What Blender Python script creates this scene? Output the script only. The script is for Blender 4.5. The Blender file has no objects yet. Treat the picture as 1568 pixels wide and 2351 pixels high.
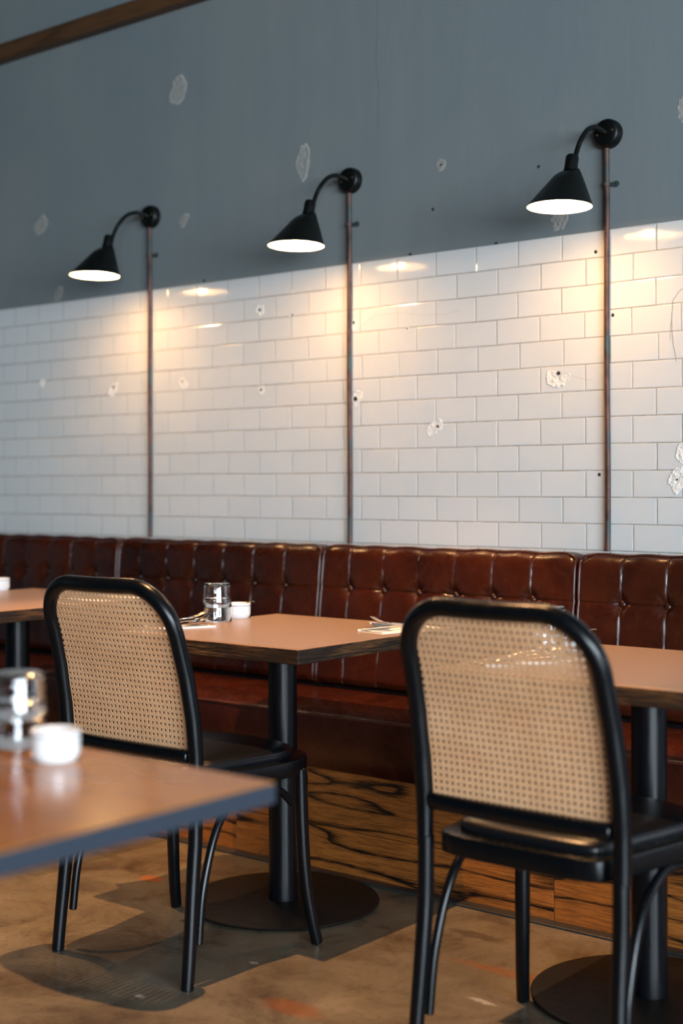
import bpy, bmesh, math, random
from mathutils import Vector, Matrix, noise as mnoise
random.seed(7)
PI = math.pi
scene = bpy.context.scene
COL = scene.collection

# ------------------------------------------------------------------ camera
F_PX, YAW, ROLL = 3176.06, 0.6837, -0.0034
cam = bpy.data.cameras.new('camera'); camo = bpy.data.objects.new('camera', cam); COL.objects.link(camo)
cam.sensor_fit = 'VERTICAL'; cam.sensor_height = 36.0; cam.lens = F_PX / 2351 * 36.0
cam.shift_y = -63.57 / 2351
fw = Vector((-math.sin(YAW), math.cos(YAW), 0)); rt = Vector((math.cos(YAW), math.sin(YAW), 0)); up = Vector((0, 0, 1))
r2 = rt * math.cos(ROLL) + up * math.sin(ROLL); u2 = -rt * math.sin(ROLL) + up * math.cos(ROLL)
M = Matrix((r2, u2, -fw)).transposed().to_4x4(); M.translation = Vector((0, -3.6263, 1.1502))
camo.matrix_world = M
cam.clip_start = 0.05; cam.clip_end = 60
cam.dof.use_dof = True; cam.dof.focus_distance = 3.6; cam.dof.aperture_fstop = 1.75
scene.camera = camo
scene.cycles.sample_clamp_indirect = 0.0   # keep the bright lamp interiors in the glaze reflections

# ------------------------------------------------------------------ view / world / daylight
vs = scene.view_settings
vs.view_transform = 'Standard'; vs.look = 'None'; vs.gamma = 1.0; vs.exposure = 0.0
try: vs.use_curve_mapping = False
except Exception: pass
w = bpy.data.worlds.new('world'); scene.world = w; w.use_nodes = True
bg = w.node_tree.nodes['Background']; bg.inputs[0].default_value = (0.55, 0.75, 1.0, 1); bg.inputs[1].default_value = 0.035

def area(name, loc, rot, sx, sy, power, color):
    l = bpy.data.lights.new(name, 'AREA'); l.shape = 'RECTANGLE'; l.size = sx; l.size_y = sy
    l.energy = power; l.color = color
    o = bpy.data.objects.new(name, l); o.location = loc; o.rotation_euler = rot; COL.objects.link(o); return o
# daylight through the street windows of the right wall
area('daylight_window', (6.35, -7.3, 1.75), (0, math.radians(90), 0), 2.5, 8.6, 2600, (0.77, 0.895, 1.0))
# warm downlights in the ceiling, plus an added one over the foreground table
def spot(name, loc, power, color, half, blend=0.35, r=0.018):
    l = bpy.data.lights.new(name, 'SPOT'); l.energy = power; l.color = color; l.spot_size = math.radians(2 * half)
    l.spot_blend = blend; l.shadow_soft_size = r
    o = bpy.data.objects.new(name, l); o.location = loc; COL.objects.link(o); return o
WARM = (1.0, 0.52, 0.22)
spot('warm_spot', (-2.42, -1.22, 3.78), 740, WARM, 25, 0.35)
spot('warm_spot', (-3.88, -1.22, 3.78), 330, WARM, 22)
spot('warm_spot', (-1.15, -2.65, 3.78), 330, WARM, 17)  # extra spot without a known fixture, added to warm the foreground tabletop

# ------------------------------------------------------------------ helpers
def link(name, bm, mats, parent=None, smooth=True, loc=None, auto=None):
    me = bpy.data.meshes.new(name); bmesh.ops.recalc_face_normals(bm, faces=bm.faces[:]) if auto != 'keep' else None
    bm.to_mesh(me); bm.free()
    if not isinstance(mats, (list, tuple)): mats = [mats]
    for m in mats: me.materials.append(m)
    if smooth:
        for p in me.polygons: p.use_smooth = True
    o = bpy.data.objects.new(name, me); COL.objects.link(o)
    if smooth:
        try: me.set_sharp_from_angle(angle=math.radians(38))
        except Exception: pass
    if parent: o.parent = parent
    if loc: o.location = loc
    return o
def tag(o, label, cat, group=None):
    o['label'] = label; o['category'] = cat
    if group: o['group'] = group
    return o
def thing(name, label, cat, loc=(0, 0, 0), rz=0, group=None):
    o = bpy.data.objects.new(name, None); COL.objects.link(o); o.location = loc; o.rotation_euler = (0, 0, rz)
    o.empty_display_size = 0.1
    return tag(o, label, cat, group)
def struct(o): o['kind'] = 'structure'; return o
def dup(o, parent=None):
    c = o.copy(); COL.objects.link(c)
    if parent: c.parent = parent
    for ch in list(o.children): dup(ch, c)
    return c
def place(root, loc, rz=0, label=None, group=None):
    c = dup(root); c.location = loc; c.rotation_euler = (0, 0, rz)
    if label: c['label'] = label
    if group: c['group'] = group
    return c
def box(bm, x0, x1, y0, y1, z0, z1, bev=0.0, seg=2, mi=0):
    t = bmesh.new(); bmesh.ops.create_cube(t, size=1)
    for v in t.verts:
        v.co = Vector(((x0 + x1) / 2 + v.co.x * (x1 - x0), (y0 + y1) / 2 + v.co.y * (y1 - y0), (z0 + z1) / 2 + v.co.z * (z1 - z0)))
    if bev > 0: bmesh.ops.bevel(t, geom=t.edges[:], offset=bev, segments=seg, affect='EDGES', profile=0.5)
    add(bm, t, mi)
def add(bm, t, mi=0):
    mp = {v: bm.verts.new(v.co) for v in t.verts}
    for f in t.faces:
        nf = bm.faces.new([mp[v] for v in f.verts]); nf.material_index = mi
    t.free()
def lathe(bm, prof, n=48, c=(0, 0, 0), mi=0, mat=None):
    rings = []
    for r, z in prof:
        if r < 1e-6: ring = [bm.verts.new(Vector((0, 0, z)))]
        else: ring = [bm.verts.new(Vector((r * math.cos(2 * PI * k / n), r * math.sin(2 * PI * k / n), z))) for k in range(n)]
        for v in ring:
            if mat: v.co = mat @ v.co
            v.co += Vector(c)
        rings.append(ring)
    for a, b in zip(rings, rings[1:]):
        if len(a) == 1 and len(b) == 1: continue
        for k in range(n):
            k2 = (k + 1) % n
            if len(a) == 1: vs_ = [a[0], b[k], b[k2]]
            elif len(b) == 1: vs_ = [a[k], b[0], a[k2]]
            else: vs_ = [a[k], b[k], b[k2], a[k2]]
            f = bm.faces.new(vs_); f.material_index = mi
def smooth_path(pts, sub=6):
    """Catmull-Rom through pts (tuples of any dimension)"""
    out = []; n = len(pts)
    for i in range(n - 1):
        p0 = pts[max(i - 1, 0)]; p1 = pts[i]; p2 = pts[i + 1]; p3 = pts[min(i + 2, n - 1)]
        for k in range(sub):
            t = k / sub
            out.append(tuple(0.5 * (2 * b + (c - a) * t + (2 * a - 5 * b + 4 * c - d) * t * t + (-a + 3 * b - 3 * c + d) * t ** 3)
                             for a, b, c, d in zip(p0, p1, p2, p3)))
    out.append(tuple(pts[-1])); return out
def tube(bm, path, rad, n=16, caps=True, ref=None, mi=0, closed=False):
    """path: list of 3-tuples; rad: number, list of numbers, or list of (ra, rb) with ra along side, rb along ref"""
    P = [Vector(p) for p in path]; L = len(P); rings = []
    nrm = None
    for i in range(L):
        if closed: t = (P[(i + 1) % L] - P[i - 1]).normalized()
        else: t = (P[min(i + 1, L - 1)] - P[max(i - 1, 0)]).normalized()
        if ref is not None:
            b = Vector(ref); a = t.cross(b).normalized(); b = a.cross(t).normalized()
        else:
            if nrm is None: nrm = t.orthogonal().normalized()
            nrm = (nrm - t * nrm.dot(t)).normalized(); a = nrm; b = t.cross(a)
        r = rad if isinstance(rad, (int, float)) else rad[i]
        ra, rb = (r, r) if isinstance(r, (int, float)) else r
        rings.append([bm.verts.new(P[i] + a * ra * math.cos(2 * PI * k / n) + b * rb * math.sin(2 * PI * k / n)) for k in range(n)])
    pairs = list(zip(rings, rings[1:])) + ([(rings[-1], rings[0])] if closed else [])
    for A, B in pairs:
        for k in range(n):
            f = bm.faces.new([A[k], A[(k + 1) % n], B[(k + 1) % n], B[k]]); f.material_index = mi
    if caps and not closed:
        for ring, s in ((rings[0], -1), (rings[-1], 1)):
            i0 = 0 if s < 0 else L - 1; t = (P[1] - P[0]).normalized() if s < 0 else (P[-1] - P[-2]).normalized()
            c = sum((v.co for v in ring), Vector()) / n
            r0 = (ring[0].co - c).length
            prev = ring
            for q in (0.35, 0.75):
                ang = q * PI / 2
                nx = [bm.verts.new(c + (v.co - c) * math.cos(ang) + t * s * r0 * 0.35 * math.sin(ang)) for v in ring]
                for k in range(n): 
                    f = bm.faces.new([prev[k], prev[(k + 1) % n], nx[(k + 1) % n], nx[k]]); f.material_index = mi
                prev = nx
            f = bm.faces.new(prev); f.material_index = mi
def prism(bm, outline, z0, z1, bev=0.0, mi=0):
    """outline CCW list of (x,y); rounded edge by inset rings"""
    def inset(o, d):
        n = len(o); c = []
        for i in range(n):
            a = Vector(o[i - 1]); b = Vector(o[i]); e = Vector(o[(i + 1) % n])
            t = (e - a).normalized(); nn = Vector((-t.y, t.x)); c.append(b + nn * d)
        return c
    rings = []
    if bev > 0:
        for q in range(4):
            an = q / 3 * PI / 2
            rings.append(([(p.x, p.y, z0 + bev * (1 - math.sin(an))) for p in inset(outline, bev * (1 - math.cos(an)))]))
        rings = rings[::-1] if False else rings
        low = [[(p.x, p.y, z0 + bev * (1 - math.cos(PI / 2 * (1 - q / 3))) ) for p in inset(outline, bev * (1 - math.sin(PI / 2 * (1 - (1 - q / 3)))))] for q in range(4)]
        low = []
        for q in range(4):
            an = PI / 2 * q / 3
            low.append([(p.x, p.y, z0 + bev * (1 - math.sin(an))) for p in inset(outline, bev * (1 - math.cos(an)))])
        low = low[::-1]   # from side? build explicit below
        seq = []
        for q in range(4):
            an = PI / 2 * q / 3
            seq.append([(p.x, p.y, z0 + bev * (1 - math.sin(an))) for p in inset(outline, bev * (1 - math.cos(an)))])
        # seq[0]: full outline at z0+bev ... seq[3]: inset at z0
        hi = []
        for q in range(4):
            an = PI / 2 * q / 3
            hi.append([(p.x, p.y, z1 - bev * (1 - math.sin(an))) for p in inset(outline, bev * (1 - math.cos(an)))])
        rings = seq[::-1] + hi
    else:
        rings = [[(x, y, z0) for x, y in outline], [(x, y, z1) for x, y in outline]]
    R = [[bm.verts.new(p) for p in r] for r in rings]; n = len(outline)
    for A, B in zip(R, R[1:]):
        for k in range(n):
            f = bm.faces.new([A[k], A[(k + 1) % n], B[(k + 1) % n], B[k]]); f.material_index = mi
    for r in (R[0][::-1], R[-1]):
        f = bm.faces.new(r); f.material_index = mi

# ------------------------------------------------------------------ material helpers
class NT:
    def __init__(s, name):
        s.m = bpy.data.materials.new(name); s.m.use_nodes = True; s.t = s.m.node_tree; s.n = s.t.nodes; s.l = s.t.links
        s.b = s.n['Principled BSDF']; s.out = s.n['Material Output']
    def node(s, typ, **kw):
        o = s.n.new(typ)
        for k, v in kw.items(): setattr(o, k, v)
        return o
    def set(s, sock, v):
        if hasattr(v, 'is_output') or isinstance(v, bpy.types.NodeSocket): s.l.new(v, sock)
        else: sock.default_value = v
    def math(s, op, a, b=0.0, c=None, clamp=False):
        o = s.node('ShaderNodeMath', operation=op, use_clamp=clamp); s.set(o.inputs[0], a); s.set(o.inputs[1], b)
        if c is not None: s.set(o.inputs[2], c)
        return o.outputs[0]
    def coord(s, scale=(1, 1, 1), loc=(0, 0, 0), rot=(0, 0, 0), kind='Object'):
        t = s.node('ShaderNodeTexCoord'); mp = s.node('ShaderNodeMapping'); s.l.new(t.outputs[kind], mp.inputs[0])
        mp.inputs['Scale'].default_value = scale; mp.inputs['Location'].default_value = loc; mp.inputs['Rotation'].default_value = rot
        return mp.outputs[0]
    def noise(s, vec, scale, detail=4, rough=0.55, dist=0.0, out=0):
        o = s.node('ShaderNodeTexNoise'); s.l.new(vec, o.inputs['Vector']); o.inputs['Scale'].default_value = scale
        o.inputs['Detail'].default_value = detail; o.inputs['Roughness'].default_value = rough; o.inputs['Distortion'].default_value = dist
        return o.outputs[out]
    def ramp(s, fac, stops, interp='LINEAR'):
        o = s.node('ShaderNodeValToRGB'); s.l.new(fac, o.inputs[0]); r = o.color_ramp; r.interpolation = interp
        while len(r.elements) < len(stops): r.elements.new(0.5)
        for e, (p, c) in zip(r.elements, stops):
            e.position = p; e.color = (c, c, c, 1) if isinstance(c, (int, float)) else (*c, 1)
        return o.outputs[0]
    def mix(s, fac, a, b, mode='MIX'):
        o = s.node('ShaderNodeMix', data_type='RGBA', blend_type=mode); s.set(o.inputs[0], fac)
        for i, v in ((6, a), (7, b)):
            if isinstance(v, tuple): o.inputs[i].default_value = (*v, 1)
            else: s.l.new(v, o.inputs[i])
        return o.outputs[2]
    def bump(s, h, strength=0.3, dist=0.01, normal=None):
        o = s.node('ShaderNodeBump'); o.inputs['Strength'].default_value = strength; o.inputs['Distance'].default_value = dist
        s.l.new(h, o.inputs['Height'])
        if normal is not None: s.l.new(normal, o.inputs['Normal'])
        s.l.new(o.outputs[0], s.b.inputs['Normal']); return o.outputs[0]
    def base(s, col=None, rough=None, metal=None, spec=None, coat=None, coatr=None):
        if col is not None: s.set(s.b.inputs['Base Color'], (*col, 1) if isinstance(col, tuple) else col)
        if rough is not None: s.set(s.b.inputs['Roughness'], rough)
        if metal is not None: s.set(s.b.inputs['Metallic'], metal)
        if spec is not None: s.set(s.b.inputs['Specular IOR Level'], spec)
        if coat is not None: s.set(s.b.inputs['Coat Weight'], coat)
        if coatr is not None: s.set(s.b.inputs['Coat Roughness'], coatr)

def simple(name, col, rough=0.5, metal=0.0, spec=0.5, bump=None, var=0.0):
    t = NT(name); t.base(col, rough, metal, spec)
    v = t.coord()
    if var:
        n = t.noise(v, 6.0, 4); t.base(t.mix(n, tuple(c * (1 - var) for c in col), tuple(min(1, c * (1 + var)) for c in col)))
    if bump: t.bump(t.noise(v, bump[0], 3), bump[1], bump[2])
    return t.m

# ---- wall paint
ZT, TH, TW, TJ = 1.8916, 0.0782, 0.1535, -2.3281
def mat_paint():
    t = NT('blue_grey_plaster_paint'); v = t.coord()
    n1 = t.noise(v, 1.1, 5, 0.6); n2 = t.noise(t.coord((9, 9, 1.2)), 1.0, 4, 0.6); n3 = t.noise(v, 7, 4, 0.6)
    c = t.mix(t.ramp(n1, [(0.3, 0.0), (0.7, 1.0)]), (0.155, 0.185, 0.195), (0.185, 0.205, 0.205))
    c = t.mix(t.ramp(n3, [(0.62, 0.0), (0.8, 0.35)]), c, (0.24, 0.235, 0.215))
    c = t.mix(t.ramp(n2, [(0.3, 0.25), (0.6, 0.0)]), c, (0.13, 0.155, 0.165))
    t.base(c, t.ramp(n3, [(0.3, 0.36), (0.7, 0.52)]), spec=0.4)
    h = t.math('ADD', t.math('MULTIPLY', n3, 0.6), t.math('MULTIPLY', t.noise(t.coord((60, 60, 14)), 1.0, 2), 0.25))
    t.bump(h, 0.35, 0.006); return t.m
def mat_tile():
    t = NT('glazed_white_tile')
    tc = t.node('ShaderNodeTexCoord'); sp = t.node('ShaderNodeSeparateXYZ'); t.l.new(tc.outputs['Object'], sp.inputs[0])
    x, z = sp.outputs[0], sp.outputs[2]
    wob = t.noise(t.coord(), 2.2, 2)
    z = t.math('ADD', z, t.math('MULTIPLY', t.math('SUBTRACT', wob, 0.5), 0.006))
    v = t.math('DIVIDE', t.math('SUBTRACT', ZT, z), TH); row = t.math('FLOOR', v); fv = t.math('FRACT', v)
    par = t.math('FLOORED_MODULO', t.math('ADD', row, 1.0), 2.0)
    wr = t.node('ShaderNodeTexWhiteNoise', noise_dimensions='1D'); t.l.new(row, wr.inputs['W'])
    u = t.math('ADD', t.math('DIVIDE', t.math('SUBTRACT', x, TJ), TW), t.math('MULTIPLY', par, 0.5))
    u = t.math('ADD', u, t.math('MULTIPLY', t.math('SUBTRACT', wr.outputs['Value'], 0.5), 0.05))
    colm = t.math('FLOOR', u); fu = t.math('FRACT', u)
    du = t.math('MULTIPLY', t.math('MINIMUM', fu, t.math('SUBTRACT', 1.0, fu)), TW)
    dv = t.math('MULTIPLY', t.math('MINIMUM', fv, t.math('SUBTRACT', 1.0, fv)), TH)
    d = t.math('MINIMUM', du, dv)
    cmb = t.node('ShaderNodeCombineXYZ'); t.l.new(row, cmb.inputs[0]); t.l.new(colm, cmb.inputs[1])
    wn = t.node('ShaderNodeTexWhiteNoise', noise_dimensions='3D'); t.l.new(cmb.outputs[0], wn.inputs['Vector'])
    gn = t.noise(t.coord(), 5.0, 4, 0.7); gn2 = t.noise(t.coord(), 26.0, 4, 0.7)
    # joint width and dirt vary along the run
    jw = t.math('ADD', 0.0004, t.math('MULTIPLY', gn, 0.0011))
    mask = t.math('SUBTRACT', 1.0, t.math('DIVIDE', t.math('SUBTRACT', d, jw), 0.0006, clamp=True), clamp=True)
    tile = t.mix(wn.outputs['Value'], (0.585, 0.597, 0.595), (0.605, 0.615, 0.612))
    tile = t.mix(t.ramp(gn, [(0.55, 0.0), (0.85, 0.30)]), tile, (0.56, 0.55, 0.50))
    groutc = t.mix(t.ramp(gn, [(0.38, 0.0), (0.62, 1.0)]), (0.18, 0.15, 0.105), (0.42, 0.38, 0.30))
    c = t.mix(t.math('MULTIPLY', mask, t.ramp(gn2, [(0.25, 0.45), (0.6, 1.0)])), tile, groutc)
    t.base(c, t.math('ADD', 0.09, t.math('MULTIPLY', mask, 0.5)), spec=0.85)
    h = t.math('SUBTRACT', t.math('MULTIPLY', t.math('MINIMUM', d, 0.004), 0.25), t.math('MULTIPLY', mask, 0.0006))
    # every tile sits at its own very slight angle
    vm = t.node('ShaderNodeVectorMath', operation='SUBTRACT'); t.l.new(wn.outputs['Color'], vm.inputs[0]); vm.inputs[1].default_value = (.5, .5, .5)
    vs2 = t.node('ShaderNodeVectorMath', operation='SCALE'); t.l.new(vm.outputs[0], vs2.inputs[0]); vs2.inputs['Scale'].default_value = 0.007
    g = t.node('ShaderNodeNewGeometry'); va = t.node('ShaderNodeVectorMath', operation='ADD'); t.l.new(g.outputs['Normal'], va.inputs[0]); t.l.new(vs2.outputs[0], va.inputs[1])
    vn = t.node('ShaderNodeVectorMath', operation='NORMALIZE'); t.l.new(va.outputs[0], vn.inputs[0])
    hh = t.math('ADD', h, t.math('MULTIPLY', t.noise(t.coord(), 9.0, 2, 0.5), 0.00022))
    t.bump(hh, 1.0, 1.0, vn.outputs[0]); return t.m
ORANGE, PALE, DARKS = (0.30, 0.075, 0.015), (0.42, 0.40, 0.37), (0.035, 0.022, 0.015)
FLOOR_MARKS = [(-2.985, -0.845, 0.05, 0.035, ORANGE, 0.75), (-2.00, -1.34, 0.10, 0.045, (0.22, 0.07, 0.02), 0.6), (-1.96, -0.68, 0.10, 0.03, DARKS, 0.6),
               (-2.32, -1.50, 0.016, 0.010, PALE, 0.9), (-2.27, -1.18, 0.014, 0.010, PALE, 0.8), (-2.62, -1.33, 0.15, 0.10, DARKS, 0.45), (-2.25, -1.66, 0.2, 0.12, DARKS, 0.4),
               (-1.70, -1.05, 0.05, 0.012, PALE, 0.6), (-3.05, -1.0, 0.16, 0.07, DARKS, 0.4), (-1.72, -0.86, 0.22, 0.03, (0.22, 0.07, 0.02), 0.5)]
def mat_floor():
    t = NT('polished_concrete'); v = t.coord()
    n1 = t.noise(v, 1.3, 6, 0.6, 0.3); n2 = t.noise(v, 4.5, 6, 0.65, 0.6); n3 = t.noise(v, 60, 4, 0.7); n4 = t.noise(v, 260, 2, 0.5)
    c = t.mix(t.ramp(n1, [(0.3, 0.0), (0.7, 1.0)]), (0.112, 0.092, 0.062), (0.190, 0.156, 0.106))
    c = t.mix(t.ramp(n2, [(0.30, 0.9), (0.54, 0.0)]), c, (0.055, 0.036, 0.024))
    c = t.mix(t.ramp(n2, [(0.58, 0.0), (0.78, 0.6)]), c, (0.28, 0.23, 0.175))
    c = t.mix(t.ramp(n3, [(0.32, 0.55), (0.45, 0.0)]), c, (0.06, 0.045, 0.035))
    c = t.mix(t.ramp(n4, [(0.74, 0.0), (0.78, 0.5)]), c, (0.5, 0.46, 0.42))
    g = t.node('ShaderNodeTexCoord').outputs['Object']
    wv = t.node('ShaderNodeVectorMath', operation='ADD'); t.l.new(g, wv.inputs[0])
    sc_ = t.node('ShaderNodeVectorMath', operation='SCALE'); t.l.new(t.noise(v, 22, 4, 0.7, out=1), sc_.inputs[0]); sc_.inputs['Scale'].default_value = 0.05
    t.l.new(sc_.outputs[0], wv.inputs[1])
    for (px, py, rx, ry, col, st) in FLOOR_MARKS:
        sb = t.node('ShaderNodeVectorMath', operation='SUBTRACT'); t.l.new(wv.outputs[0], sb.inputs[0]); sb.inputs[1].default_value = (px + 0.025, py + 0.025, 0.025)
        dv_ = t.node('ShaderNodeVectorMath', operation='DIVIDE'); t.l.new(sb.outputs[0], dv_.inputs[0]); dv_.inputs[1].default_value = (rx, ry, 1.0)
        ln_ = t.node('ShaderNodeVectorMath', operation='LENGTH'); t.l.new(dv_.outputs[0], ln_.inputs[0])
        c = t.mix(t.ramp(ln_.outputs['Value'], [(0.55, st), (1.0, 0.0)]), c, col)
    t.base(c, t.ramp(n2, [(0.3, 0.20), (0.7, 0.40)]), spec=0.45)
    t.bump(t.math('ADD', n3, t.math('MULTIPLY', n4, 0.5)), 0.10, 0.004); return t.m
def mat_wood(name, light, dark, sx=1.0, rough=0.4, ringscale=7.0, isl=True, line=0.5, lo=(0, 0, 0)):
    """open-grained stained oak: long fibres along local x with cathedral figure"""
    t = NT(name); tc = t.node('ShaderNodeTexCoord')
    vec = tc.outputs['Object']
    g = t.node('ShaderNodeNewGeometry')
    off = t.node('ShaderNodeVectorMath', operation='MULTIPLY_ADD'); t.l.new(vec, off.inputs[0]); off.inputs[1].default_value = (1, 1, 1)
    cb = t.node('ShaderNodeCombineXYZ')
    rpi = g.outputs['Random Per Island']
    t.l.new(t.math('MULTIPLY', rpi, 17.0 if isl else 0.0), cb.inputs[0]); t.l.new(t.math('MULTIPLY', rpi, 5.3 if isl else 0.0), cb.inputs[2]); t.l.new(t.math('MULTIPLY', rpi, 9.1 if isl else 0.0), cb.inputs[1])
    t.l.new(cb.outputs[0], off.inputs[2]); v = off.outputs[0]
    mp = t.node('ShaderNodeMapping'); t.l.new(v, mp.inputs[0]); mp.inputs['Scale'].default_value = (0.9 * sx, 5, 6.5); mp.inputs['Location'].default_value = lo
    big = t.noise(mp.outputs[0], 1.0, 2, 0.4, 0.2)
    ring = t.math('FRACT', t.math('MULTIPLY', big, ringscale))
    mp2 = t.node('ShaderNodeMapping'); t.l.new(v, mp2.inputs[0]); mp2.inputs['Scale'].default_value = (14 * sx, 260, 260)
    fib = t.noise(mp2.outputs[0], 1.0, 4, 0.7)
    lines = t.ramp(ring, [(0.0, 1.0), (0.07, 0.7), (0.22, 0.12), (0.75, 0.0), (0.96, 0.25), (1.0, 1.0)])
    broad = t.noise(mp.outputs[0], 0.6, 3, 0.5)
    f = t.math('ADD', t.math('MULTIPLY', lines, line), t.math('MULTIPLY', t.ramp(fib, [(0.35, 1.0), (0.6, 0.0)]), 0.55), clamp=True)
    f = t.math('ADD', f, t.math('MULTIPLY', t.ramp(broad, [(0.52, 0.0), (0.8, 1.0)]), 0.18), clamp=True)
    lightv = t.mix(t.math('MULTIPLY', rpi, 1.0 if isl else 0.0), light, tuple(c * 0.7 for c in light))
    c = t.mix(f, lightv, dark)
    t.base(c, rough, spec=0.4); t.bump(t.math('SUBTRACT', 1.0, f), 0.35, 0.0015); return t.m
def mat_leather():
    t = NT('oxblood_brown_leather'); v = t.coord()
    n1 = t.noise(v, 4.0, 5, 0.6, 0.4); n2 = t.noise(v, 18.0, 5, 0.65, 1.2)
    vo = t.node('ShaderNodeTexVoronoi'); t.l.new(v, vo.inputs['Vector']); vo.inputs['Scale'].default_value = 420
    c = t.mix(t.ramp(n1, [(0.3, 0.0), (0.7, 1.0)]), (0.016, 0.0030, 0.0014), (0.050, 0.0090, 0.0028))
    c = t.mix(t.ramp(n2, [(0.55, 0.0), (0.85, 0.35)]), c, (0.085, 0.020, 0.006))
    t.base(c, t.ramp(n2, [(0.3, 0.20), (0.7, 0.33)]), spec=0.5)
    h = t.math('ADD', t.math('MULTIPLY', n2, 0.8), t.math('MULTIPLY', vo.outputs['Distance'], 0.12))
    t.bump(h, 0.13, 0.004); return t.m
def mat_black(name='black_lacquered_beech', rough=0.25, col=(0.002, 0.0026, 0.0035)):
    t = NT(name); v = t.coord((1, 1, 0.25)); n = t.noise(v, 40, 3)
    t.base(col, t.ramp(n, [(0.3, rough - 0.04), (0.7, rough + 0.07)]), spec=0.28); t.bump(n, 0.05, 0.002); return t.m
def mat_cane():
    t = NT('woven_natural_cane'); v = t.coord()
    sp = t.node('ShaderNodeSeparateXYZ'); t.l.new(v, sp.inputs[0])
    k = 2 * PI / 0.0137
    a = t.math('SINE', t.math('MULTIPLY', sp.outputs[0], k * 2)); b = t.math('SINE', t.math('MULTIPLY', sp.outputs[2], k * 2))
    d1 = t.math('SINE', t.math('MULTIPLY', t.math('ADD', sp.outputs[0], sp.outputs[2]), k * 1.5))
    d2 = t.math('SINE', t.math('MULTIPLY', t.math('SUBTRACT', sp.outputs[0], sp.outputs[2]), k * 1.5))
    h = t.math('ADD', t.math('ADD', a, b), t.math('MULTIPLY', t.math('ADD', d1, d2), 0.8))
    n = t.noise(v, 9, 4, 0.6); n2 = t.noise(v, 240, 2)
    c = t.mix(t.ramp(n, [(0.3, 0.0), (0.7, 1.0)]), (0.70, 0.365, 0.185), (0.84, 0.50, 0.28))
    hh = t.math('MULTIPLY', t.math('ADD', h, 3.2), 0.16)
    c = t.mix(t.ramp(hh, [(0.15, 0.55), (0.5, 0.0)]), c, (0.30, 0.16, 0.07))
    c = t.mix(t.ramp(n2, [(0.35, 0.35), (0.6, 0.0)]), c, (0.36, 0.21, 0.10))
    t.base(c, 0.42, spec=0.4); t.bump(hh, 0.6, 0.0012); return t.m
def mat_glass():
    t = NT('clear_glass'); t.base((1, 1, 1), 0.0); t.b.inputs['Transmission Weight'].default_value = 1.0; t.b.inputs['IOR'].default_value = 1.5
    return t.m
def mat_pipe():
    t = NT('aged_copper_conduit'); v = t.coord((1, 1, 0.5)); n = t.noise(v, 26, 5, 0.7); n2 = t.noise(t.coord((1, 1, 0.6), (3, 1, 2)), 7, 4, 0.6)
    c = t.mix(t.ramp(n, [(0.35, 0.0), (0.65, 1.0)]), (0.030, 0.018, 0.017), (0.13, 0.062, 0.046))
    c = t.mix(t.ramp(n2, [(0.52, 0.0), (0.62, 0.8)]), c, (0.035, 0.07, 0.075))
    t.base(c, 0.5, 0.15, spec=0.3); t.bump(n, 0.3, 0.001); return t.m
def emit(name, col, s):
    t = NT(name); t.base((0.9, 0.9, 0.9), 0.3); t.b.inputs['Emission Color'].default_value = (*col, 1); t.b.inputs['Emission Strength'].default_value = s
    return t.m

MPAINT = mat_paint(); MTILE = mat_tile(); MFLOOR = mat_floor(); MLEATH = mat_leather()
MPIPING = simple('dark_leather_piping', (0.05, 0.013, 0.007), 0.3, bump=(60, 0.15, 0.002))
MBLACK = mat_black(); MSTEEL_BLK = mat_black('black_powder_coated_steel', 0.30, (0.002, 0.0025, 0.004))
MBASE = mat_black('black_base_plate_steel', 0.5, (0.0035, 0.003, 0.003))
MLAMP = mat_black('satin_black_lamp_enamel', 0.38, (0.002, 0.0028, 0.0025))
MVINYL = simple('black_leather_seat', (0.004, 0.0045, 0.006), 0.30, spec=0.4, bump=(140, 0.12, 0.002))
MCANE = mat_cane(); MGLASS = mat_glass(); MPIPE = mat_pipe()
MCLAD = mat_wood('dark_stained_oak_cladding', (0.40, 0.128, 0.024), (0.009, 0.005, 0.003), 1.0, 0.38, 8.0, True, 0.9)
def mat_edge():
    t = NT('charred_wood_table_edge')
    st = t.noise(t.coord((9, 9, 210)), 1.0, 5, 0.7); pa = t.noise(t.coord((5, 5, 22), (2, 0, 0)), 1.0, 4, 0.6)
    m = t.math('MULTIPLY', t.ramp(st, [(0.42, 0.0), (0.62, 1.0)]), t.ramp(pa, [(0.40, 0.15), (0.62, 1.0)]))
    t.base(t.mix(m, (0.010, 0.007, 0.005), (0.17, 0.072, 0.024)), 0.45, spec=0.35); t.bump(m, 0.3, 0.0015); return t.m
MEDGE = mat_edge()
MBEAM = mat_wood('brown_timber_rail', (0.105, 0.048, 0.018), (0.016, 0.008, 0.004), 0.5, 0.5, 4.0, False, 0.4)
MTOP = simple('terracotta_brown_laminate', (0.240, 0.160, 0.102), 0.33, spec=0.4, bump=(90, 0.04, 0.001), var=0.06)
MTOPRIM = simple('worn_wood_table_rim', (0.30, 0.17, 0.09), 0.45, var=0.25)
MWHITE = simple('white_glazed_porcelain', (0.78, 0.79, 0.80), 0.12, spec=0.6)
MLINE = simple('black_glaze_line', (0.012, 0.012, 0.014), 0.2)
MNAP = simple('white_paper_napkin', (0.74, 0.71, 0.67), 0.85, bump=(300, 0.15, 0.001))
MSTEEL = simple('polished_stainless_steel', (0.62, 0.60, 0.57), 0.16, 1.0)
MBRASS = simple('brass_screw', (0.65, 0.42, 0.20), 0.3, 1.0)
MSHADEIN = simple('white_enamel_lamp_inside', (0.85, 0.82, 0.76), 0.35)
MBULB = emit('glowing_warm_bulb', (1.0, 0.57, 0.24), 200.0)
MPLAST = simple('bare_grey_plaster', (0.26, 0.255, 0.235), 0.8, bump=(70, 0.9, 0.006), var=0.25)
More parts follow.
